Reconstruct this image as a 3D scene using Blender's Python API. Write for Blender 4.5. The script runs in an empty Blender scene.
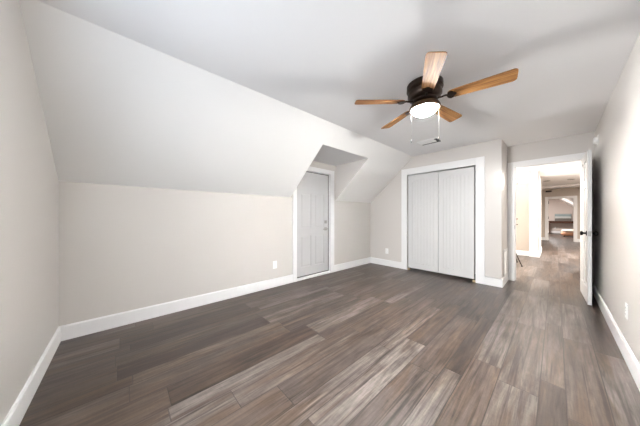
import bpy, bmesh, math, random
from mathutils import Vector, Matrix
random.seed(7)
S = bpy.context.scene
COL = S.collection
PI = math.pi

# ------------------------------------------------------------------ camera
cam_d = bpy.data.cameras.new('camera')
cam = bpy.data.objects.new('camera', cam_d)
COL.objects.link(cam)
cam.location = (0, 0, 1.17)
cam.rotation_euler = (PI/2, 0, 0.8299)
cam_d.sensor_width = 36
cam_d.lens = 36*215.62/640
cam_d.shift_y = 2.8/640
cam_d.clip_start = 0.02
S.camera = cam

# ------------------------------------------------------------------ room measures (metres)
XL, YN, YC, XC, YD, XR = -3.127, -0.441, 4.568, -0.598, 5.202, 0.392
ZK, ZC, XS, ZD, YQ, YL = 1.492, 2.435, -2.057, 2.218, 3.303, 2.163
T = 0.12
def slope_x(z): return XL + (XS-XL)*(z-ZK)/(ZC-ZK)
XD = slope_x(ZD)

# ------------------------------------------------------------------ world, exposure, large lights
w = bpy.data.worlds.new('world'); S.world = w
w.use_nodes = True
bg = w.node_tree.nodes['Background']
bg.inputs[0].default_value = (0.75, 0.86, 1.0, 1)
bg.inputs[1].default_value = 2.0
S.view_settings.view_transform = 'Standard'
S.view_settings.look = 'None'
S.view_settings.gamma = 1
S.view_settings.exposure = 1.58
S.cycles.use_denoising = True
S.cycles.max_bounces = 12
S.cycles.diffuse_bounces = 8
S.cycles.sample_clamp_indirect = 4

def area_light(name, loc, rot, sx, sy, power, color=(1, 1, 1)):
    d = bpy.data.lights.new(name, 'AREA'); d.shape = 'RECTANGLE'
    d.size, d.size_y, d.energy, d.color = sx, sy, power, color
    o = bpy.data.objects.new(name, d); COL.objects.link(o)
    o.location, o.rotation_euler = loc, rot
    return o
# daylight coming in through the window of the gable wall behind the camera
WIN = [(-1.62, -0.30)]
for a, b in WIN:
    area_light('daylight', ((a+b)/2, YN-T-1.5, 2.55), (PI/2-0.12, 0, 0), b-a+1.4, 2.0, 95, (1.0, 0.995, 0.98))
    area_light('daylight', ((a+b)/2, YN-T-0.04, 1.40), (PI/2-0.62, 0, 0), b-a, 1.2, 9.5, (1.0, 0.995, 0.98))

# ------------------------------------------------------------------ materials
def mat(name, color, rough=0.5, metal=0.0, spec=0.5, bump=0.0, bscale=200.0, var=0.0):
    m = bpy.data.materials.new(name); m.use_nodes = True
    nt = m.node_tree; b = nt.nodes['Principled BSDF']
    b.inputs['Base Color'].default_value = (*color, 1)
    b.inputs['Roughness'].default_value = rough
    b.inputs['Metallic'].default_value = metal
    b.inputs['Specular IOR Level'].default_value = spec
    tc = nt.nodes.new('ShaderNodeTexCoord')
    if bump:
        n = nt.nodes.new('ShaderNodeTexNoise'); n.inputs['Scale'].default_value = bscale
        n.inputs['Detail'].default_value = 3
        bp = nt.nodes.new('ShaderNodeBump'); bp.inputs['Strength'].default_value = bump
        bp.inputs['Distance'].default_value = 0.002
        nt.links.new(tc.outputs['Object'], n.inputs['Vector'])
        nt.links.new(n.outputs['Fac'], bp.inputs['Height'])
        nt.links.new(bp.outputs['Normal'], b.inputs['Normal'])
    if var:
        n = nt.nodes.new('ShaderNodeTexNoise'); n.inputs['Scale'].default_value = 3
        nt.links.new(tc.outputs['Object'], n.inputs['Vector'])
        mx = nt.nodes.new('ShaderNodeMix'); mx.data_type = 'RGBA'
        mx.inputs[6].default_value = (*[c*(1-var) for c in color], 1)
        mx.inputs[7].default_value = (*[min(1, c*(1+var)) for c in color], 1)
        nt.links.new(n.outputs['Fac'], mx.inputs[0])
        nt.links.new(mx.outputs[2], b.inputs['Base Color'])
    return m

def emit(name, color, strength):
    m = mat(name, color, 0.3)
    b = m.node_tree.nodes['Principled BSDF']
    b.inputs['Emission Color'].default_value = (*color, 1)
    b.inputs['Emission Strength'].default_value = strength
    return m

class N:
    """small node-graph helper"""
    def __init__(self, m):
        self.nt = m.node_tree
    def new(self, t, **k):
        n = self.nt.nodes.new(t)
        for a, v in k.items(): setattr(n, a, v)
        return n
    def put(self, sock, v):
        if isinstance(v, bpy.types.NodeSocket): self.nt.links.new(v, sock)
        else: sock.default_value = v
    def math(self, op, a, b=0.0, c=0.0):
        n = self.new('ShaderNodeMath', operation=op)
        self.put(n.inputs[0], a); self.put(n.inputs[1], b); self.put(n.inputs[2], c)
        return n.outputs[0]
    def comb(self, x, y, z=0.0):
        n = self.new('ShaderNodeCombineXYZ')
        self.put(n.inputs[0], x); self.put(n.inputs[1], y); self.put(n.inputs[2], z)
        return n.outputs[0]
    def noise(self, vec, scale=1.0, detail=3.0, rough=0.5, dist=0.0):
        n = self.new('ShaderNodeTexNoise')
        self.put(n.inputs['Vector'], vec)
        n.inputs['Scale'].default_value = scale; n.inputs['Detail'].default_value = detail
        n.inputs['Roughness'].default_value = rough; n.inputs['Distortion'].default_value = dist
        return n.outputs['Fac']
    def ramp(self, fac, stops, interp='LINEAR'):
        n = self.new('ShaderNodeValToRGB'); r = n.color_ramp; r.interpolation = interp
        while len(r.elements) < len(stops): r.elements.new(0.5)
        for e, (p, c) in zip(r.elements, stops):
            e.position = p; e.color = (*c, 1) if len(c) == 3 else c
        self.put(n.inputs[0], fac)
        return n.outputs[0]
    def mix(self, mode, fac, a, b):
        n = self.new('ShaderNodeMix', data_type='RGBA', blend_type=mode)
        self.put(n.inputs[0], fac); self.put(n.inputs[6], a); self.put(n.inputs[7], b)
        return n.outputs[2]

def plank_floor(name):
    m = bpy.data.materials.new(name); m.use_nodes = True
    g = N(m); b = m.node_tree.nodes['Principled BSDF']
    tc = g.new('ShaderNodeTexCoord'); sp = g.new('ShaderNodeSeparateXYZ')
    g.put(sp.inputs[0], tc.outputs['Object'])
    x, y = sp.outputs[0], sp.outputs[1]
    P = 0.506; E1, E2 = 0.207, 0.326
    xp = g.math('DIVIDE', g.math('ADD', x, 0.281), P)
    c = g.math('FLOOR', xp)
    fr = g.math('MULTIPLY', g.math('SUBTRACT', xp, c), P)
    row = g.math('ADD', g.math('MULTIPLY', c, 3.0),
                 g.math('ADD', g.math('GREATER_THAN', fr, E1), g.math('GREATER_THAN', fr, E2)))
    dx = g.math('MINIMUM', g.math('MINIMUM', fr, g.math('SUBTRACT', P, fr)),
                g.math('MINIMUM', g.math('ABSOLUTE', g.math('SUBTRACT', fr, E1)),
                       g.math('ABSOLUTE', g.math('SUBTRACT', fr, E2))))
    def hsh(v, m_): return g.math('FRACT', g.math('MULTIPLY', g.math('SINE', g.math('ADD', v, FLOOR_SEED)), m_))
    wr = hsh(g.math('MULTIPLY', row, 9.17), 75.3)
    L = 1.22
    yp = g.math('ADD', g.math('DIVIDE', y, L), g.math('MULTIPLY', wr, 7.0))
    k = g.math('FLOOR', yp)
    fy = g.math('MULTIPLY', g.math('SUBTRACT', yp, k), L)
    dy = g.math('MINIMUM', fy, g.math('SUBTRACT', L, fy))
    rnd = hsh(g.math('ADD', g.math('MULTIPLY', row, 4.683), g.math('MULTIPLY', k, 11.371)), 437.5)
    base = g.ramp(rnd, FLOOR_STOPS)
    off = g.math('MULTIPLY', rnd, 37.0)
    # long weathered streaks, blotches, fine grain and cross sawing marks
    yo = g.math('ADD', y, off)
    streak = g.noise(g.comb(g.math('MULTIPLY', x, 22.0), g.math('MULTIPLY', yo, 1.6), off), 1.0, 5.0, 0.62, 1.2)
    blotch = g.noise(g.comb(g.math('MULTIPLY', x, 7.0), g.math('MULTIPLY', yo, 2.6), off), 1.0, 4.0, 0.6, 0.8)
    fine = g.noise(g.comb(g.math('MULTIPLY', x, 75.0), g.math('MULTIPLY', yo, 5.0), off), 1.0, 4.0, 0.7, 0.5)
    cross = g.noise(g.comb(g.math('MULTIPLY', x, 12.0), g.math('MULTIPLY', yo, 90.0), off), 1.0, 2.0, 0.6)
    fig = g.math('ADD', g.math('MULTIPLY', streak, 0.42), g.math('ADD', g.math('MULTIPLY', fine, 0.32), g.math('ADD', g.math('MULTIPLY', blotch, 0.20), g.math('MULTIPLY', cross, 0.06))))
    figc = g.ramp(fig, [(0.37, (0.27, 0.23, 0.21)), (0.46, (0.76, 0.74, 0.72)), (0.54, (1.16, 1.16, 1.16)), (0.64, (1.8, 1.8, 1.8))])
    warm = g.noise(g.comb(g.math('MULTIPLY', x, 9.0), g.math('MULTIPLY', yo, 0.9), off), 1.0, 3.0, 0.6, 1.0)
    base = g.mix('MIX', g.ramp(warm, [(0.44, (0, 0, 0)), (0.64, (0.85, 0.85, 0.85))]), base, (0.066, 0.041, 0.025, 1))
    dk = g.noise(g.comb(g.math('MULTIPLY', x, 34.0), g.math('MULTIPLY', yo, 0.9), off), 1.0, 3.0, 0.55, 0.5)
    base = g.mix('MULTIPLY', 1.0, base, g.ramp(dk, [(0.33, (0.42, 0.39, 0.37)), (0.47, (1, 1, 1))]))
    col = g.mix('MULTIPLY', 1.0, base, figc)
    gap = g.math('MINIMUM', g.math('DIVIDE', dx, 0.0042), g.math('DIVIDE', dy, 0.0038))
    gapc = g.math('MINIMUM', gap, 1.0)
    col = g.mix('MIX', gapc, (0.018, 0.014, 0.012, 1), col)
    g.put(b.inputs['Base Color'], col)
    rr = g.math('ADD', 0.24, g.math('MULTIPLY', fine, 0.24))
    g.put(b.inputs['Roughness'], rr)
    b.inputs['Specular IOR Level'].default_value = 0.62
    bp = g.new('ShaderNodeBump'); bp.inputs['Strength'].default_value = 0.35; bp.inputs['Distance'].default_value = 0.0015
    g.put(bp.inputs['Height'], g.math('ADD', g.math('MULTIPLY', fine, 0.4), gapc))
    g.put(b.inputs['Normal'], bp.outputs['Normal'])
    return m

def wood(name, dark, mid, light, sx=3.0, sy=45.0):
    m = bpy.data.materials.new(name); m.use_nodes = True
    g = N(m); b = m.node_tree.nodes['Principled BSDF']
    tc = g.new('ShaderNodeTexCoord'); sp = g.new('ShaderNodeSeparateXYZ')
    g.put(sp.inputs[0], tc.outputs['Object'])
    oi = g.new('ShaderNodeObjectInfo')
    o = g.math('MULTIPLY', oi.outputs['Random'], 30.0)
    v = g.comb(g.math('ADD', g.math('MULTIPLY', sp.outputs[0], sx), o), g.math('MULTIPLY', sp.outputs[1], sy), sp.outputs[2])
    n = g.noise(v, 1.0, 4.0, 0.6, 0.8)
    g.put(b.inputs['Base Color'], g.ramp(n, [(0.30, dark), (0.5, mid), (0.72, light)]))
    b.inputs['Roughness'].default_value = 0.6
    b.inputs['Specular IOR Level'].default_value = 0.25
    return m

FLOOR_STOPS = [(0.0, (0.024, 0.015, 0.012)), (0.15, (0.036, 0.025, 0.020)), (0.45, (0.066, 0.051, 0.044)),
               (0.55, (0.068, 0.048, 0.038)), (0.70, (0.098, 0.081, 0.073)), (1.0, (0.122, 0.104, 0.095))]
FLOOR_SEED = 13.727  # seed picked to put the sheen into plank colour: lighter boards on the right
M_FLOOR = plank_floor('vinyl_plank')
M_WALL = mat('greige_paint', (0.61, 0.583, 0.557), 0.28, spec=0.35, bump=0.05, bscale=260)
M_CEIL = mat('ceiling_white', (0.92, 0.92, 0.925), 0.7, bump=0.08, bscale=180)
M_SLOPE = mat('slope_white', (0.89, 0.885, 0.872), 0.6, bump=0.06, bscale=180)
M_TRIM = mat('trim_white', (0.81, 0.81, 0.815), 0.32)
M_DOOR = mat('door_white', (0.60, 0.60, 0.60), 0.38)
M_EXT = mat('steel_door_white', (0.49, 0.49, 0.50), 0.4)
M_DARK = mat('dark_gap', (0.02, 0.02, 0.022), 0.7)
M_SEAL = mat('grey_seal', (0.10, 0.10, 0.105), 0.6)
M_BLACK = mat('black_metal', (0.018, 0.016, 0.015), 0.32, 0.6)
M_BRONZE = mat('dark_bronze', (0.035, 0.022, 0.016), 0.33, 0.75)
M_BRONZE2 = mat('brown_bronze', (0.10, 0.055, 0.03), 0.38, 0.7)
M_NICKEL = mat('satin_nickel', (0.35, 0.34, 0.33), 0.35, 0.9)
M_PLASTIC = mat('white_plastic', (0.86, 0.86, 0.85), 0.35)
M_SLOT = mat('slot_dark', (0.05, 0.05, 0.05), 0.6)
M_BRASS = mat('worn_brass', (0.65, 0.52, 0.33), 0.4, 0.5)
M_BLADE = wood('blade_oak', (0.075, 0.026, 0.006), (0.27, 0.125, 0.040), (0.47, 0.25, 0.095))
BOWL = 400.0
M_BOWL = emit('frosted_bowl', (1.0, 0.985, 0.955), BOWL)

M_CHAIN = mat('chain_metal', (0.022, 0.02, 0.018), 0.4, 0.3)
M_TABLE = wood('dark_walnut', (0.03, 0.012, 0.008), (0.065, 0.027, 0.016), (0.10, 0.045, 0.028), 3, 30)
M_PEACH = mat('peach_fabric', (0.72, 0.40, 0.26), 0.9, bump=0.3, bscale=90, var=0.12)
M_CREAM = mat('cream_fabric', (0.80, 0.66, 0.55), 0.9, bump=0.3, bscale=90)
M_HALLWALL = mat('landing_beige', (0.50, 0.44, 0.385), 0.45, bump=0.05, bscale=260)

g = N(M_BOWL); tc = g.new('ShaderNodeTexCoord'); sp = g.new('ShaderNodeSeparateXYZ'); g.put(sp.inputs[0], tc.outputs['Object'])
# bowl glow graded in the emission: rim dimmer than bottom, less glare on blades
mr = g.new('ShaderNodeMapRange'); g.put(mr.inputs[0], sp.outputs[2])
for q, v_ in zip(range(1, 5), (-0.298, -0.240, BOWL, BOWL*0.45)): mr.inputs[q].default_value = v_
g.put(M_BOWL.node_tree.nodes['Principled BSDF'].inputs['Emission Strength'], mr.outputs[0])

def glass_mat():
    m = bpy.data.materials.new('window_glass'); m.use_nodes = True
    nt = m.node_tree; nt.nodes.clear()
    o = nt.nodes.new('ShaderNodeOutputMaterial'); mx = nt.nodes.new('ShaderNodeMixShader')
    t = nt.nodes.new('ShaderNodeBsdfTransparent'); gl = nt.nodes.new('ShaderNodeBsdfGlossy')
    gl.inputs['Roughness'].default_value = 0.02; mx.inputs[0].default_value = 0.06
    nt.links.new(t.outputs[0], mx.inputs[1]); nt.links.new(gl.outputs[0], mx.inputs[2]); nt.links.new(mx.outputs[0], o.inputs[0])
    return m
M_GLASS = glass_mat()

# ------------------------------------------------------------------ mesh helpers
class MB:
    def __init__(self): self.bm = bmesh.new()
    def box(self, x0, x1, y0, y1, z0, z1, bevel=0.0):
        bm = self.bm
        xs, ys, zs = sorted((x0, x1)), sorted((y0, y1)), sorted((z0, z1))
        v = [bm.verts.new((x, y, z)) for x in xs for y in ys for z in zs]
        fs = [bm.faces.new([v[i] for i in q]) for q in ((0, 1, 3, 2), (4, 6, 7, 5), (0, 4, 5, 1), (2, 3, 7, 6), (0, 2, 6, 4), (1, 5, 7, 3))]
        if bevel:
            es = list({e for f in fs for e in f.edges})
            bmesh.ops.bevel(bm, geom=es, offset=bevel, segments=2, affect='EDGES', profile=0.5)
        return self
    def prism(self, pts, axis, a, b):
        """closed 2-D outline pts extruded along axis from a to b; pts are the two other axes in xyz order"""
        bm = self.bm
        def P(p, t):
            if axis == 'x': return (t, p[0], p[1])
            if axis == 'y': return (p[0], t, p[1])
            return (p[0], p[1], t)
        A = [bm.verts.new(P(p, a)) for p in pts]; B = [bm.verts.new(P(p, b)) for p in pts]
        n = len(pts)
        bm.faces.new(A); bm.faces.new(B[::-1])
        for i in range(n): bm.faces.new([A[i], B[i], B[(i+1) % n], A[(i+1) % n]])
        return self
    def lathe(self, prof, seg=32, axis='z', origin=(0, 0, 0)):
        bm = self.bm; O = Vector(origin); rings = []
        for r, h in prof:
            ring = []
            for i in range(1 if r < 1e-6 else seg):
                a = 2*PI*i/seg; c, s = r*math.cos(a), r*math.sin(a)
                p = (c, s, h) if axis == 'z' else ((c, h, s) if axis == 'y' else (h, c, s))
                ring.append(bm.verts.new(O+Vector(p)))
            rings.append(ring)
        for A, B in zip(rings, rings[1:]):
            for i in range(seg):
                j = (i+1) % seg
                q = [A[i % len(A)], A[j % len(A)], B[j % len(B)], B[i % len(B)]]
                u = []
                for vv in q:
                    if vv not in u: u.append(vv)
                if len(u) > 2:
                    try: bm.faces.new(u)
                    except ValueError: pass
        if len(rings[0]) > 1: bm.faces.new(rings[0])
        if len(rings[-1]) > 1: bm.faces.new(rings[-1])
        return self
    def tube(self, pts, r, seg=10):
        """round bar along a polyline"""
        bm = self.bm; pts = [Vector(p) for p in pts]; rings = []
        rs = r if isinstance(r, (list, tuple)) else [r]*len(pts)
        for i, p in enumerate(pts):
            d = (pts[min(i+1, len(pts)-1)]-pts[max(i-1, 0)]).normalized()
            up = Vector((0, 0, 1)) if abs(d.z) < 0.9 else Vector((1, 0, 0))
            u = d.cross(up).normalized(); v = d.cross(u).normalized()
            rings.append([bm.verts.new(p+rs[i]*(math.cos(2*PI*k/seg)*u+math.sin(2*PI*k/seg)*v)) for k in range(seg)])
        for A, B in zip(rings, rings[1:]):
            for k in range(seg): bm.faces.new([A[k], A[(k+1) % seg], B[(k+1) % seg], B[k]])
        bm.faces.new(rings[0]); bm.faces.new(rings[-1])
        return self
    def xf(self, M):
        bmesh.ops.transform(self.bm, matrix=M, verts=self.bm.verts); return self
    def build(self, name, m, parent=None, smooth=False, bevel=0.0):
        bm = self.bm
        bmesh.ops.recalc_face_normals(bm, faces=bm.faces)
        me = bpy.data.meshes.new(name); bm.to_mesh(me); bm.free()
        me.materials.append(m)
        o = bpy.data.objects.new(name, me); COL.objects.link(o)
        if smooth:
            for p in me.polygons: p.use_smooth = True
            try: me.set_sharp_from_angle(angle=math.radians(38))
            except Exception: pass
        if bevel:
            b = o.modifiers.new('bevel', 'BEVEL'); b.width = bevel; b.segments = 2; b.limit_method = 'ANGLE'
        if parent: o.parent = parent
        return o

def struct(name, mb, m, parent=None, **k):
    o = mb.build(name, m, parent, **k)
    if not parent: o['kind'] = 'structure'
    return o
def thing(name, label, cat, loc=(0, 0, 0), rotz=0.0, group=None):
    o = bpy.data.objects.new(name, None); COL.objects.link(o)
    o.empty_display_size = 0.1
    o.location = loc; o.rotation_euler = (0, 0, rotz)
    tag(o, label, cat, group); return o
def tag(o, label, cat, group=None):
    o['label'] = label; o['category'] = cat
    if group: o['group'] = group
def dup(root, loc, rotz, label, group=None):
    r = root.copy(); COL.objects.link(r); r.location = loc; r.rotation_euler = (0, 0, rotz)
    r['label'] = label
    if group: r['group'] = group
    for ch in list(root.children):
        c = ch.copy(); COL.objects.link(c); c.parent = r
        for gch in list(ch.children):
            d = gch.copy(); COL.objects.link(d); d.parent = c
    return r

# ------------------------------------------------------------------ floor, ceilings
YW = 8.72          # back wall of the space left of the hall
YF = 15.0          # wall with the far doorway
YE = 21.7          # end wall of the far room
struct('floor', MB().box(-3.4, 3.0, -0.75, 22.0, -0.12, 0.0), M_FLOOR)
struct('ceiling', MB().box(XS, XR+0.2, YN-T, YD+0.06, ZC, ZC+T), M_CEIL)
struct('ceiling_hall', MB().box(-2.72, 2.6, YD+0.06, YF+0.06, ZC, ZC+T), M_CEIL)

# sloped ceiling with the notch for the exterior door
n = Vector((-(ZC-ZK), 0, XS-XL)).normalized()*0.1
def slab(mb, z0, z1, y0, y1):
    a, b = (slope_x(z0), z0), (slope_x(z1), z1)
    mb.prism([a, b, (b[0]+n.x, b[1]+n.z), (a[0]+n.x, a[1]+n.z)], 'y', y0, y1)
sl = MB()
slab(sl, ZK, ZC, YN-T, YL); slab(sl, ZD, ZC, YL, YQ); slab(sl, ZK, ZC, YQ, YC+T)
struct('ceiling_slope', sl, M_SLOPE)
struct('ceiling_dormer', MB().box(XL-T, XD, YL-0.08, YQ+0.08, ZD, ZD+0.08), M_CEIL)
ck = MB()
for y0, y1 in ((YL-0.08, YL+0.002), (YQ-0.002, YQ+0.08)):
    k_ = 0.04
    ck.prism([(XL-T, ZK+0.002), (XL+k_*n.x, ZK+k_*n.z), (XD+k_*n.x, ZD+k_*n.z), (XL-T, ZD)], 'y', y0, y1)
struct('wall_dormer', ck, M_WALL)

# ------------------------------------------------------------------ walls
DY0, DY1, DZ = 2.287, 3.142, 2.012          # exterior door opening
wl = MB()
wl.box(XL-T, XL, YN-T, DY0, 0, ZK); wl.box(XL-T, XL, DY1, YC+T, 0, ZK)
wl.box(XL-T, XL, YL, DY0, ZK, ZD); wl.box(XL-T, XL, DY1, YQ, ZK, ZD)
wl.box(XL-T, XL, DY0, DY1, DZ, ZD)
struct('wall_left', wl, M_WALL)

wb = MB()
xs = [XL-T, WIN[0][0], WIN[0][1], XR+T]
for i, (a, b) in enumerate(zip(xs, xs[1:])):
    if i % 2 == 0: wb.box(a, b, YN-T, YN, 0, ZC+T)
    else: wb.box(a, b, YN-T, YN, 0, 0.77); wb.box(a, b, YN-T, YN, 2.07, ZC+T)
struct('wall_back', wb, M_WALL)
struct('wall_right', MB().box(XR, XR+T, YN-T, 7.4, 0, ZC), M_WALL)

CX0, CX1, CZ = -2.177, -0.946, 2.058        # closet opening
wf = MB()
wf.box(XL, CX0, YC, YC+T, 0, ZC); wf.box(CX1, XC, YC, YC+T, 0, ZC); wf.box(CX0, CX1, YC, YC+T, CZ, ZC)
struct('wall_front', wf, M_WALL)
struct('wall_return', MB().box(XC-T, XC, YC+T, YD, 0, ZC), M_WALL)
HX0, HX1, HZ = -0.499, 0.262, 2.037         # hall door opening
wh = MB()
wh.box(-2.72, HX0-0.02, YD, YD+T, 0, ZC); wh.box(HX1+0.02, XR, YD, YD+T, 0, ZC); wh.box(HX0-0.02, HX1+0.02, YD, YD+T, HZ+0.02, ZC)
struct('wall_hall', wh, M_WALL)
# closet side
struct('wall_closet', MB().box(XL-T, XL, YC+T, YD+T, 0, ZC), M_WALL)

# ------------------------------------------------------------------ windows behind the camera
for i, (a, b) in enumerate(WIN):
    fr = MB()
    y0, y1 = YN-0.10, YN-0.05
    fr.box(a, a+0.045, y0, y1, 0.77, 2.07); fr.box(b-0.045, b, y0, y1, 0.77, 2.07)
    fr.box(a+0.045, b-0.045, y0, y1, 0.77, 0.815); fr.box(a+0.045, b-0.045, y0, y1, 2.025, 2.07); fr.box(a+0.045, b-0.045, y0, y1, 1.40, 1.44)
    f = struct('window_%d' % (i+1), fr, M_TRIM)
    MB().box(a+0.045, b-0.045, YN-0.078, YN-0.072, 0.815, 2.025).build('window_pane', M_GLASS, f)
    MB().box(a-0.02, b+0.02, YN-0.05, YN+0.04, 0.745, 0.77).build('window_sill', M_TRIM, f)

# ------------------------------------------------------------------ trim
BH, BT = 0.14, 0.015
def base_y(mb, x, s, y0, y1, h=BH):   # runs along y, s = side it sticks out
    mb.prism([(x, 0), (x+s*BT, 0), (x+s*BT, h-0.012), (x+s*0.006, h), (x, h)], 'y', y0, y1)
def base_x(mb, y, s, x0, x1, h=BH):
    mb.prism([(y, 0), (y+s*BT, 0), (y+s*BT, h-0.012), (y+s*0.006, h), (y, h)], 'x', x0, x1)
b = MB(); base_y(b, XL, 1, YN, DY0-0.08); base_y(b, XL, 1, DY1+0.106, YC); struct('baseboard_left', b, M_TRIM)
b = MB(); base_x(b, YN, 1, XL+BT, XR); struct('baseboard_back', b, M_TRIM)
b = MB(); base_y(b, XR, -1, YN+BT, YD); struct('baseboard_right', b, M_TRIM)
b = MB(); base_x(b, YC, -1, XL+BT, CX0-0.128); base_x(b, YC, -1, CX1+0.128, XC+BT); struct('baseboard_front', b, M_TRIM)
b = MB(); base_y(b, XC, 1, YC, YD-0.02); struct('baseboard_return', b, M_TRIM)

CT = 0.02
# trim_1: exterior door casing and jamb
c = MB()
c.box(XL, XL+CT, DY0-0.08, DY0, 0, DZ+0.085); c.box(XL, XL+CT, DY1, DY1+0.106, 0, DZ+0.085)
c.box(XL, XL+CT, DY0, DY1, DZ, DZ+0.085)
c.box(XL-T, XL, DY0-0.001, DY0+0.004, 0, DZ); c.box(XL-T, XL, DY1-0.004, DY1+0.001, 0, DZ); c.box(XL-T, XL, DY0, DY1, DZ-0.004, DZ+0.001)
c.box(XL-T, XL+0.018, DY0+0.004, DY1-0.004, 0, 0.038)
struct('trim_1', c, M_TRIM, bevel=0.003)
# trim_2: closet casing
CW = 0.128
c = MB()
c.box(CX0-CW, CX0, YC-CT, YC, 0, CZ+CW); c.box(CX1, CX1+CW, YC-CT, YC, 0, CZ+CW); c.box(CX0, CX1, YC-CT, YC, CZ, CZ+CW)
struct('trim_2', c, M_TRIM, bevel=0.003)
# trim_3: hall door casing and jamb
c = MB()
c.box(HX0-0.097, HX0, YD-CT, YD, 0, HZ+0.097); c.box(HX1, HX1+0.097, YD-CT, YD, 0, HZ+0.097); c.box(HX0, HX1, YD-CT, YD, HZ, HZ+0.097)
c.box(HX0-0.02, HX0, YD, YD+T, 0, HZ+0.02); c.box(HX1, HX1+0.02, YD, YD+T, 0, HZ+0.02); c.box(HX0, HX1, YD, YD+T, HZ, HZ+0.02)
c.box(HX0, HX0+0.012, YD+0.045, YD+0.08, 0, HZ); c.box(HX0, HX1, YD+0.045, YD+0.08, HZ-0.012, HZ)
tr3 = struct('trim_3', c, M_TRIM, bevel=0.002)
sp = MB().box(HX0-0.001, HX0+0.002, YD+0.008, YD+0.036, 0.93, 1.0).build('strike_plate', M_BLACK, tr3)

# ------------------------------------------------------------------ doors
def panel_leaf(mb, w_, h_, t_, panels, both=True):
    """slab in local x (width) / y (thickness, front at 0) / z with recessed, raised-field panels"""
    d = 0.009
    mb.box(0, w_, d, t_-(d if both else 0), 0, h_)
    X = sorted({0, w_, *[p[0] for p in panels], *[p[1] for p in panels]})
    Z = sorted({0, h_, *[p[2] for p in panels], *[p[3] for p in panels]})
    faces = [(0, d, 1)] + ([(t_-d, t_, -1)] if both else [])
    for f0, f1, sgn in faces:
        for x0, x1 in zip(X, X[1:]):
            for z0, z1 in zip(Z, Z[1:]):
                cx, cz = (x0+x1)/2, (z0+z1)/2
                if any(p[0] < cx < p[1] and p[2] < cz < p[3] for p in panels): continue
                mb.box(x0, x1, f0, f1, z0, z1)
        for x0, x1, z0, z1 in panels:      # raised field
            lo, hi = (d, 0.0025) if sgn > 0 else (t_-d, t_-0.0025)
            i0, i1 = 0.012, 0.035
            A = [(x0+i0, lo, z0+i0), (x1-i0, lo, z0+i0), (x1-i0, lo, z1-i0), (x0+i0, lo, z1-i0)]
            B = [(x0+i1, hi, z0+i1), (x1-i1, hi, z0+i1), (x1-i1, hi, z1-i1), (x0+i1, hi, z1-i1)]
            va = [mb.bm.verts.new(p) for p in A]; vb = [mb.bm.verts.new(p) for p in B]
            mb.bm.faces.new(vb)
            for q in range(4): mb.bm.faces.new([va[q], va[(q+1) % 4], vb[(q+1) % 4], vb[q]])
    return mb

# door_1: exterior door, recessed 4 cm; local x -> world y, local y -> world -x
LW, LH = DY1-DY0-0.044, DZ-0.012-0.062
R1 = Matrix.Translation((XL-0.04, DY0+0.022, 0.056)) @ Matrix(((0, -1, 0, 0), (1, 0, 0, 0), (0, 0, 1, 0), (0, 0, 0, 1)))
pan = [(0.115, 0.355, 0.16, 0.745), (0.455, 0.695, 0.16, 0.745), (0.115, 0.355, 0.885, 1.535), (0.455, 0.695, 0.885, 1.535)]
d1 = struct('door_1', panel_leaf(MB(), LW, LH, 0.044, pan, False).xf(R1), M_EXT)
ws = MB()
ws.box(XL-0.055, XL-0.036, DY0+0.004, DY0+0.02, 0.038, DZ-0.004); ws.box(XL-0.055, XL-0.036, DY1-0.02, DY1-0.004, 0.038, DZ-0.004)
ws.box(XL-0.055, XL-0.036, DY0+0.02, DY1-0.02, DZ-0.018, DZ-0.004); ws.box(XL-0.055, XL-0.034, DY0+0.02, DY1-0.02, 0.038, 0.055)
ws.build('weatherstrip', M_SEAL, d1)
ky = DY1-0.022-0.07
k = MB().box(XL-0.041, XL-0.029, ky-0.032, ky+0.032, 0.873, 0.937, 0.004)
k.lathe([(0.013, 0), (0.013, 0.04)], 16, 'x', (XL-0.03, ky, 0.905))
k.box(XL+0.0, XL+0.014, ky-0.105, ky+0.014, 0.895, 0.915, 0.004)
k.build('door_handle', M_NICKEL, d1)
k = MB().box(XL-0.041, XL-0.027, ky-0.032, ky+0.032, 1.014, 1.078, 0.004)
k.box(XL-0.028, XL-0.012, ky-0.008, ky+0.008, 1.028, 1.064, 0.003)
k.build('deadbolt', M_NICKEL, d1)

# door_2: hall door, open into the room along the right wall
HW, HH, HT = 0.715, 2.012, 0.035
hinge = Vector((HX1-0.004, YD-0.022, 0.014))
free = Vector((0.278, 4.515, 0.014))
dv = (free-hinge).normalized(); nv = Vector((dv.y, -dv.x, 0))      # nv points to -x (room side)
if nv.x > 0: nv = -nv
R2 = Matrix(((dv.x, -nv.x, 0, hinge.x), (dv.y, -nv.y, 0, hinge.y), (0, 0, 1, hinge.z), (0, 0, 0, 1)))
ps = []
for x0, x1 in ((0.10, 0.325), (0.39, 0.615)):
    ps += [(x0, x1, 0.21, 0.80), (x0, x1, 0.93, 1.53), (x0, x1, 1.64, 1.90)]
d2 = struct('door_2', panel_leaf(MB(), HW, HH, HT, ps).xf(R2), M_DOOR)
kp = MB()
for s in (-1, 1):
    y0 = 0 if s < 0 else HT
    prof = [(0.033, 0), (0.033, 0.006), (0.014, 0.010), (0.011, 0.026), (0.018, 0.031), (0.030, 0.038), (0.031, 0.048), (0.023, 0.058), (0, 0.061)]
    kn = MB().lathe([(r, s*h) for r, h in prof], 24, 'y', (HW-0.066, y0, 0.925)).xf(R2)
    kn.build('door_knob', M_BLACK, d2, smooth=True)
MB().box(HW-0.0005, HW+0.0015, 0.005, 0.030, 0.89, 0.955).xf(R2).build('latch_plate', M_NICKEL, d2)
for z in (0.2, 1.0, 1.8):
    MB().lathe([(0.007, -0.045), (0.007, 0.045)], 12, 'z', (-0.006, 0.012, z)).xf(R2).build('hinge', M_BLACK, d2)

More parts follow.
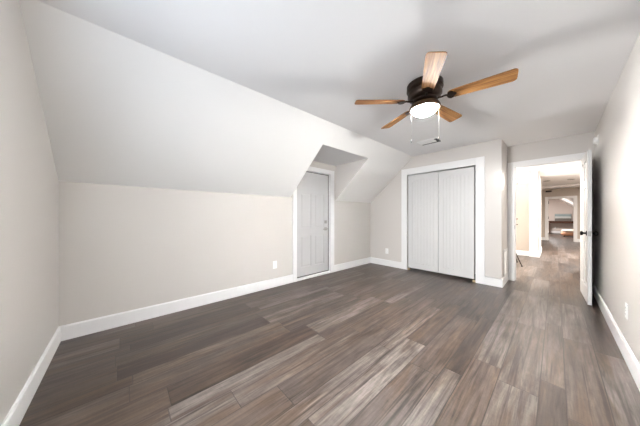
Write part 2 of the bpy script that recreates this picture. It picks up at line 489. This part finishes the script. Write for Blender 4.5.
# door_3 / door_4: the two closet leaves with beaded vertical grooves under a shallow arch
def closet_leaf(name, x0, x1, yf):
    z0, z1, t_ = 0.052, 2.036, 0.03
    mb = MB(); W = x1-x0; st = 0.085; d = 0.007
    mb.box(x0, x1, yf+d, yf+t_, z0, z1)
    mb.box(x0, x0+st, yf, yf+d, z0, z1); mb.box(x1-st, x1, yf, yf+d, z0, z1)
    mb.box(x0+st, x1-st, yf, yf+d, z0, z0+0.11)
    pw = W-2*st; pts = [(x0+st, z1)]
    for i in range(17):                                       # arched lower edge of the top rail
        u = i/16; pts.append((x0+st+u*pw, z1-0.15+0.055*math.sin(PI*u)))
    pts.append((x1-st, z1))
    mb.prism(pts[::-1], 'y', yf, yf+d)
    nb = 7; bw = pw/nb
    for i in range(nb):                                       # boards between the grooves
        a, b2 = x0+st+i*bw+0.004, x0+st+(i+1)*bw-0.004
        u = (i+0.5)/nb
        mb.prism([(a, yf+d+0.001), (a, yf+0.0055), (a+0.003, yf+0.003), (b2-0.003, yf+0.003), (b2, yf+0.0055), (b2, yf+d+0.001)], 'z',
                 z0+0.115, z1-0.15+0.055*math.sin(PI*u)-0.008)
    return struct(name, mb, M_DOOR)
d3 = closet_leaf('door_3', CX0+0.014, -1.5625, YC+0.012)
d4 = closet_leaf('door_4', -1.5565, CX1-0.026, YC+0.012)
MB().box(CX0+0.0, CX0+0.05, YC+0.0, YC+0.04, 0, 0.032, 0.003).build('floor_bracket', M_BRASS, d3)
MB().box(CX1-0.05, CX1, YC+0.0, YC+0.04, 0, 0.032, 0.003).build('floor_bracket', M_BRASS, d4)

# ------------------------------------------------------------------ the space beyond the hall door
hw = MB()
hw.box(-2.72, -0.50, YW, YW+T, 0, 2.13); hw.box(-2.72, -2.60, YD+T, YW, 0, ZC)
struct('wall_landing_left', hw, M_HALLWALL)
struct('ceiling_landing_slope', MB().prism([(YW+T, 2.12), (YW, 2.12), (8.15, ZC), (YW+T, ZC)], 'x', -2.6, -0.5), M_SLOPE)
b = MB(); base_x(b, YW, -1, -2.6, -0.52); struct('baseboard_landing', b, M_TRIM)
c = MB()
c.box(-0.50, -0.335, 8.64, 10.0, 0, ZC)
c.box(-0.515, -0.505+0.18, 8.62, 8.64, 0, ZC)
c.box(-0.335, -0.32, 8.62, 8.75, 0, ZC); c.box(-0.335, -0.32, 9.87, 10.0, 0, ZC)
base_x(c, 8.62, -1, -0.515, -0.31, 0.17); base_y(c, -0.32, 1, 8.60, 10.0, 0.17)
struct('trim_4', c, M_TRIM)
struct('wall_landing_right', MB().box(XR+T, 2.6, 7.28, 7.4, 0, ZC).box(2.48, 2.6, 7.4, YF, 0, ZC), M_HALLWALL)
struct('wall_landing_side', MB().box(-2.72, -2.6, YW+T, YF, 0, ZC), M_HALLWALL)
struct('trim_5', MB().box(-2.6, 2.48, 13.3, 13.5, ZC-0.075, ZC), M_TRIM)
FX0, FX1, FZ = -0.25, 0.553, 1.985
wf2 = MB()
wf2.box(-2.72, FX0, YF, YF+T, 0, ZC); wf2.box(FX1, 2.6, YF, YF+T, 0, ZC); wf2.box(FX0, FX1, YF, YF+T, FZ, ZC)
struct('wall_far', wf2, M_HALLWALL)
c = MB()
c.box(FX0-0.10, FX0, YF-CT, YF, 0, FZ+0.09); c.box(FX1, FX1+0.10, YF-CT, YF, 0, FZ+0.09); c.box(FX0, FX1, YF-CT, YF, FZ, FZ+0.09)
c.box(FX0, FX0+0.012, YF, YF+T, 0, FZ); c.box(FX1-0.012, FX1, YF, YF+T, 0, FZ); c.box(FX0, FX1, YF, YF+T, FZ-0.012, FZ)
t6 = struct('trim_6', c, M_TRIM)
for z in (1.07, 1.80):
    MB().box(FX0+0.012, FX0+0.03, YF-0.015, YF+0.05, z-0.06, z+0.06).build('hinge', M_BLACK, t6)
b = MB(); base_x(b, YF, -1, -2.6, FX0-0.10); base_x(b, YF, -1, FX1+0.10, 2.48); struct('baseboard_far', b, M_TRIM)
# far room
fr = MB(); fr.box(-1.6, 1.8, YE, YE+T, 0, 2.6); fr.box(-1.72, -1.6, YF+T, YE+T, 0, 2.6)
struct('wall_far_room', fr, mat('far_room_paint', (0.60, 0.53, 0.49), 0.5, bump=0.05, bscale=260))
struct('ceiling_far_room', MB().prism([(-1.72, 2.45), (-0.07, 2.45), (1.9, 0.78), (1.9, 0.93), (-0.03, 2.57), (-1.72, 2.57)], 'y', YF+T, YE+T), M_SLOPE)
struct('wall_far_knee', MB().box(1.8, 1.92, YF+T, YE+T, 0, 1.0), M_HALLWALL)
b = MB(); base_x(b, YE, -1, -1.6, 1.8); struct('baseboard_far_room', b, M_TRIM)

# ------------------------------------------------------------------ ceiling fan
FC = (-0.852, 2.142)
fan = thing('ceiling_fan', 'dark bronze hugger ceiling fan with five brown wood blades and lit bowl', 'fan', (FC[0], FC[1], ZC))
MB().lathe([(0.150, 0), (0.158, -0.006), (0.160, -0.055), (0.150, -0.066), (0.140, -0.070), (0.140, -0.078), (0.150, -0.084),
            (0.150, -0.115), (0.135, -0.138), (0.10, -0.150)], 48).build('motor_housing', M_BRONZE, fan, smooth=True)
MB().lathe([(0.10, -0.150), (0.112, -0.153), (0.112, -0.172), (0.09, -0.176), (0.075, -0.185)], 40).build('flywheel', M_BRONZE, fan, smooth=True)
MB().lathe([(0.075, -0.185), (0.10, -0.192), (0.126, -0.203), (0.137, -0.223), (0.139, -0.243), (0.133, -0.250), (0.105, -0.240)], 48).build('light_fitter', M_BRONZE2, fan, smooth=True)
MB().lathe([(0.108, -0.240)]+[(0.108*math.cos(t*PI/24), -0.240-0.058*math.sin(t*PI/24)) for t in range(1, 12)]+[(0, -0.298)], 40).build('glass_bowl', M_BOWL, fan, smooth=True)
R0, RT = 0.195, 0.665
def blade_mb():
    mb = MB(); out = []
    w0, w1 = 0.050, 0.068
    L_ = RT-R0
    top = [(R0, w0*0.62), (R0+0.012, w0*0.86), (R0+0.03, w0)]
    top += [(R0+0.03+(L_-0.055)*i/8, w0+(w1-w0)*(i/8)**0.8) for i in range(1, 9)]
    top += [(RT-0.012, w1*0.93), (RT-0.003, w1*0.78), (RT, w1*0.55)]
    out = top+[(x, -y) for x, y in top[::-1]]
    mb.prism(out, 'z', -0.003, 0.003)
    return mb
def iron_mb():
    mb = MB()
    mb.tube([(0.10, 0, -0.163), (0.14, 0, -0.168), (0.175, 0, -0.164), (0.20, 0, -0.172)], [0.010, 0.008, 0.008, 0.010], 10)
    # open leaf-shaped plate under the blade root
    pl = [(0.188, 0.012), (0.196, 0.034), (0.214, 0.046), (0.235, 0.040), (0.243, 0.022), (0.256, 0.010), (0.262, 0)]
    mb.prism(pl+[(x, -y) for x, y in pl[::-1][1:]], 'z', -0.178, -0.171)
    for sx, sy in ((0.215, 0.028), (0.215, -0.028), (0.246, 0)):
        mb.lathe([(0.006, -0.178), (0.006, -0.181), (0, -0.182)], 10, 'z', (sx, sy, 0))
    return mb
bm0 = im0 = None
PH = 2.0634+PI
for i in range(5):
    a = PH+i*2*PI/5
    if i == 0:
        bl = blade_mb().build('fan_blade', M_BLADE, fan); ir = iron_mb().build('blade_iron', M_BRONZE, bl, smooth=True)
        ir.location.z = 0.1655
        bl0, ir0 = bl, ir
    else:
        bl = bl0.copy(); COL.objects.link(bl); bl.parent = fan
        ir = ir0.copy(); COL.objects.link(ir); ir.parent = bl
    bl.location = (0, 0, -0.1655)
    bl.rotation_euler = (Matrix.Rotation(a, 3, 'Z') @ Matrix.Rotation(math.radians(-12), 3, 'X')).to_euler()
RV = Vector((0.675, 0.738, 0))
for s, off, zb in ((-1, 0.128, 1.868), (1, 0.138, 1.90)):
    p = RV*(s*off)
    ch = MB(); z = -0.222
    ch.tube([(p.x, p.y, -0.215), (p.x, p.y, zb-ZC+0.03)], 0.0008, 6)
    while z > zb-ZC+0.03:
        ch.lathe([(0, 0.0012), (0.0013, 0), (0, -0.0012)], 6, 'z', (p.x, p.y, z)); z -= 0.012
    c_ = ch.build('pull_chain', M_CHAIN, fan)
    MB().lathe([(0, 0.034), (0.003, 0.030), (0.0045, 0.012), (0.004, 0.003), (0, 0)], 12, 'z', (p.x, p.y, zb-ZC)).build('chain_fob', M_CHAIN, c_, smooth=True)

# ------------------------------------------------------------------ ceiling register, wall vents, sensor
cv = thing('ceiling_vent', 'white ceiling air register with dark slot edge in front of the closet', 'vent', (-1.46, 3.87, ZC))
vf = MB()
for q in ((-0.17, 0.17, -0.13, -0.11), (-0.17, 0.17, 0.112, 0.122), (-0.17, -0.15, -0.11, 0.112), (0.156, 0.17, -0.11, 0.112)):
    vf.box(q[0], q[1], q[2], q[3], -0.006, 0)
vf.build('frame', M_PLASTIC, cv)
MB().box(-0.15, 0.156, -0.11, 0.112, -0.0015, 0.0).build('backing', M_DARK, cv)
ls = MB()
for i in range(9):
    y = -0.10+i*0.0165
    ls.prism([(y+0.010, -0.010), (y+0.008, -0.0115), (y-0.009, -0.003), (y-0.007, -0.0015)], 'x', -0.15, 0.105)
ls.build('louvres', M_PLASTIC, cv)
MB().tube([(0.148, 0.06, -0.004), (0.15, 0.03, -0.02), (0.15, -0.03, -0.022)], 0.007, 8).build('damper_lever', M_SLOT, cv)

gv = thing('wall_vent', 'white return air grille low on the short wall beside the hall doorway', 'vent', (XC, 4.965, 0.365))
f = MB(); hy, hz = 0.195, 0.225
f.box(0, 0.012, -hy, hy, hz-0.03, hz); f.box(0, 0.012, -hy, hy, -hz, -hz+0.03); f.box(0, 0.012, -hy, -hy+0.03, -hz+0.03, hz-0.03); f.box(0, 0.012, hy-0.03, hy, -hz+0.03, hz-0.03)
f.build('frame', M_PLASTIC, gv, bevel=0.003)
MB().box(0, 0.002, -hy+0.03, hy-0.03, -hz+0.03, hz-0.03).build('backing', M_SEAL, gv)
f = MB()
for i in range(22):
    z = -hz+0.038+i*0.0172
    f.prism([(0.002, z+0.009), (0.010, z), (0.0115, z+0.002), (0.0035, z+0.011)], 'y', -hy+0.03, hy-0.03)
f.build('louvres', M_PLASTIC, gv)

sn = thing('wall_sensor', 'small round white device high on right wall above the open hall door', 'sensor', (XR, 4.80, 2.205))
MB().box(-0.010, 0, -0.05, 0.05, -0.065, 0.065, 0.004).build('back_plate', M_PLASTIC, sn)
MB().lathe([(0.045, -0.010), (0.047, -0.018), (0.044, -0.032), (0.034, -0.042), (0, -0.046)], 28, 'x').build('dome', M_PLASTIC, sn, smooth=True)

# outlets: front faces local +x
def outlet(loc, rz, label):
    o = thing('wall_outlet', label, 'outlet', loc, rz, 'wall outlets')
    MB().box(0, 0.006, -0.038, 0.038, -0.062, 0.062, 0.002).build('cover_plate', M_PLASTIC, o)
    for s in (-1, 1):
        r = MB().prism([(0.017*math.cos(t*PI/8), s*0.027+0.0145*math.sin(t*PI/8)) for t in range(16)], 'x', 0.006, 0.008).build('receptacle', M_PLASTIC, o)
        MB().box(0.008, 0.0085, -0.0075, -0.0055, s*0.027-0.004, s*0.027+0.005).box(0.008, 0.0085, 0.0055, 0.0075, s*0.027-0.004, s*0.027+0.005).build('slots', M_SLOT, r)
    MB().lathe([(0.003, 0.006), (0.003, 0.0075)], 10, 'x').build('screw', M_NICKEL, o)
    return o
o1 = outlet((XL, 1.85, 0.362), 0, 'white wall outlet on the long low wall left of the exterior door')
dup(o1, (-2.668, YC, 0.345), -PI/2, 'white wall outlet in the corner left of the closet')
dup(o1, (XR, 3.03, 0.395), PI, 'white wall outlet low on the right wall near the open door')
dup(o1, (-0.02, YE, 0.36), -PI/2, 'tiny white outlet under the dark console table in the far room')

# ------------------------------------------------------------------ beyond the doorway: tripod stand, lights, vent
ts = thing('tripod_stand', 'dark tripod stand mostly hidden behind left jamb of hall doorway', 'stand', (-0.735, 7.0, 0))
MB().tube([(0, 0, 0.35), (0, 0, 1.25)], 0.014, 12).tube([(0, 0, 1.25), (0, 0, 2.15)], 0.010, 12).build('pole', M_BLACK, ts, smooth=True)
MB().lathe([(0.022, -0.05), (0.025, -0.04), (0.025, 0.04), (0.022, 0.05)], 16, 'z', (0, 0, 0.46)).build('collar', M_BLACK, ts, smooth=True)
for i in range(3):
    a = math.radians(-46+120*i)
    e = (0.30*math.cos(a), 0.30*math.sin(a))
    lg = MB().tube([(0.02*math.cos(a), 0.02*math.sin(a), 0.47), (0.16*math.cos(a), 0.16*math.sin(a), 0.24), (e[0], e[1], 0.012)], 0.010, 10).build('leg', M_BLACK, ts, smooth=True)
    MB().lathe([(0.014, 0), (0.015, 0.012), (0.012, 0.03)], 12, 'z', (e[0], e[1], 0)).build('foot', M_SLOT, lg)
for z in (0.955, 1.09, 1.935, 2.075):
    MB().tube([(0.005, 0, z), (0.095, 0.0, z+0.004)], 0.006, 8).lathe([(0.010, 0.095), (0.013, 0.105), (0.010, 0.122)], 12, 'x', (0, 0, z+0.004)).build('clamp_knob', M_BLACK, ts, smooth=True)

def recessed(x, y, label):
    r = thing('recessed_light', label, 'ceiling light', (x, y, ZC), 0, 'recessed lights in the landing ceiling')
    MB().lathe([(0.095, 0), (0.095, -0.006), (0.07, -0.010), (0.068, -0.002)], 28).build('trim_ring', M_NICKEL, r, smooth=True)
    MB().lathe([(0.068, -0.001), (0.068, -0.004), (0, -0.005)], 28).build('lens', M_SEAL, r, smooth=True)
    return r
r1 = recessed(-0.22, 11.35, 'grey recessed light in landing ceiling, nearer the white post')
dup(r1, (0.36, 11.5, ZC), 0, 'grey recessed light in landing ceiling, nearer the open white door')
hv = thing('wall_vent', 'small dark vent high on the wall above the far doorway', 'vent', (-0.23, YF, 2.335))
MB().box(-0.10, 0.10, -0.008, 0, -0.035, 0.035).build('frame', M_SLOT, hv)
MB().box(-0.085, 0.085, -0.010, -0.008, -0.006, 0.006).box(-0.085, 0.085, -0.010, -0.008, 0.012, 0.02).box(-0.085, 0.085, -0.010, -0.008, -0.02, -0.012).build('louvres', M_BLACK, hv)

# ------------------------------------------------------------------ far room furniture
tb = thing('console_table', 'dark wood console table against the end wall of the far room', 'table', (0.33, 21.35, 0))
MB().box(-0.66, 0.66, -0.22, 0.22, 0.775, 0.825, 0.006).build('table_top', M_TABLE, tb)
MB().box(-0.60, 0.60, -0.19, 0.19, 0.68, 0.775).build('apron', M_TABLE, tb)
for sx in (-1, 1):
    for sy in (-1, 1):
        MB().box(sx*0.605-0.032, sx*0.605+0.032, sy*0.185-0.032, sy*0.185+0.032, 0, 0.775).build('leg', M_TABLE, tb)

pm = bpy.data.materials.new('landscape_picture'); pm.use_nodes = True
g = N(pm); tc = g.new('ShaderNodeTexCoord'); sp = g.new('ShaderNodeSeparateXYZ'); g.put(sp.inputs[0], tc.outputs['Object'])
nz = g.noise(g.comb(g.math('MULTIPLY', sp.outputs[0], 3.0), g.math('MULTIPLY', sp.outputs[2], 14.0)), 1.0, 3.0)
h = g.math('ADD', g.math('DIVIDE', sp.outputs[2], 0.46), g.math('MULTIPLY', g.math('SUBTRACT', nz, 0.5), 0.22))
g.put(pm.node_tree.nodes['Principled BSDF'].inputs['Base Color'], g.ramp(h, [(0.0, (0.11, 0.09, 0.075)), (0.34, (0.10, 0.085, 0.07)), (0.44, (0.45, 0.46, 0.44)), (0.62, (0.42, 0.46, 0.45)), (0.75, (0.17, 0.24, 0.25)), (1.0, (0.33, 0.38, 0.38))]))
pc = thing('framed_picture', 'wide picture with hazy grey-green bands propped on the console table', 'picture', (0.325, 21.56, 0.827))
pc.rotation_euler = (math.radians(-9), 0, 0)
MB().box(-0.36, 0.36, 0.0, 0.02, 0.0, 0.47).build('canvas', pm, pc)
e = MB()
e.box(-0.37, -0.36, -0.004, 0.024, 0, 0.48); e.box(0.36, 0.37, -0.004, 0.024, 0, 0.48); e.box(-0.36, 0.36, -0.004, 0.024, 0.47, 0.48)
e.build('frame', mat('picture_frame', (0.20, 0.21, 0.20), 0.5), pc)

ot = thing('ottoman', 'peach and cream padded ottoman on the floor of the far room', 'ottoman', (0.60, 18.45, 0))
def pillow(sx, sy, z0, z1, p=4.0):
    mb = MB(); nu, nv = 32, 14; zc, hz = (z0+z1)/2, (z1-z0)/2
    def sg(v, q): return math.copysign(abs(v)**q, v)
    prof = []
    rings = []
    for j in range(nv+1):
        ph = -PI/2+PI*j/nv; cz, rr = sg(math.sin(ph), 0.55), abs(math.cos(ph))**0.45
        rings.append([mb.bm.verts.new((sx*rr*sg(math.cos(2*PI*i/nu), 0.6), sy*rr*sg(math.sin(2*PI*i/nu), 0.6), zc+hz*cz)) for i in range(nu)])
    for A, B in zip(rings, rings[1:]):
        for i in range(nu):
            try: mb.bm.faces.new([A[i], A[(i+1) % nu], B[(i+1) % nu], B[i]])
            except ValueError: pass
    return mb
pillow(0.40, 0.32, 0.05, 0.28).build('base_cushion', M_PEACH, ot, smooth=True)
pillow(0.385, 0.31, 0.22, 0.40).build('top_cushion', M_CREAM, ot, smooth=True)
for sx in (-1, 1):
    for sy in (-1, 1):
        MB().lathe([(0.02, 0), (0.028, 0.07)], 14, 'z', (sx*0.28, sy*0.21, 0)).build('foot', M_TABLE, ot, smooth=True)

# ------------------------------------------------------------------ added unseen fill lights beyond the door, and the stand's flash
area_light('landing_fill', (-1.05, 5.8, 2.36), (0, 0, 0), 0.45, 0.45, 48, (1.0, 0.93, 0.84))  # added out of view to brighten the hall just past the door
area_light('stand_flash', (-0.78, 6.75, 1.55), (PI, 0.25, 0), 0.3, 0.3, 32, (1.0, 0.97, 0.93))
area_light('landing_fill', (1.3, 9.9, 2.40), (0, 0, 0), 0.9, 0.9, 150, (1.0, 0.92, 0.84))  # added unseen light, brightens the landing and its floor
area_light('far_room_fill', (-0.6, 18.5, 2.4), (0, 0, 0), 0.5, 0.5, 60, (1.0, 0.95, 0.92))  # added unseen light for the far room, no fixture
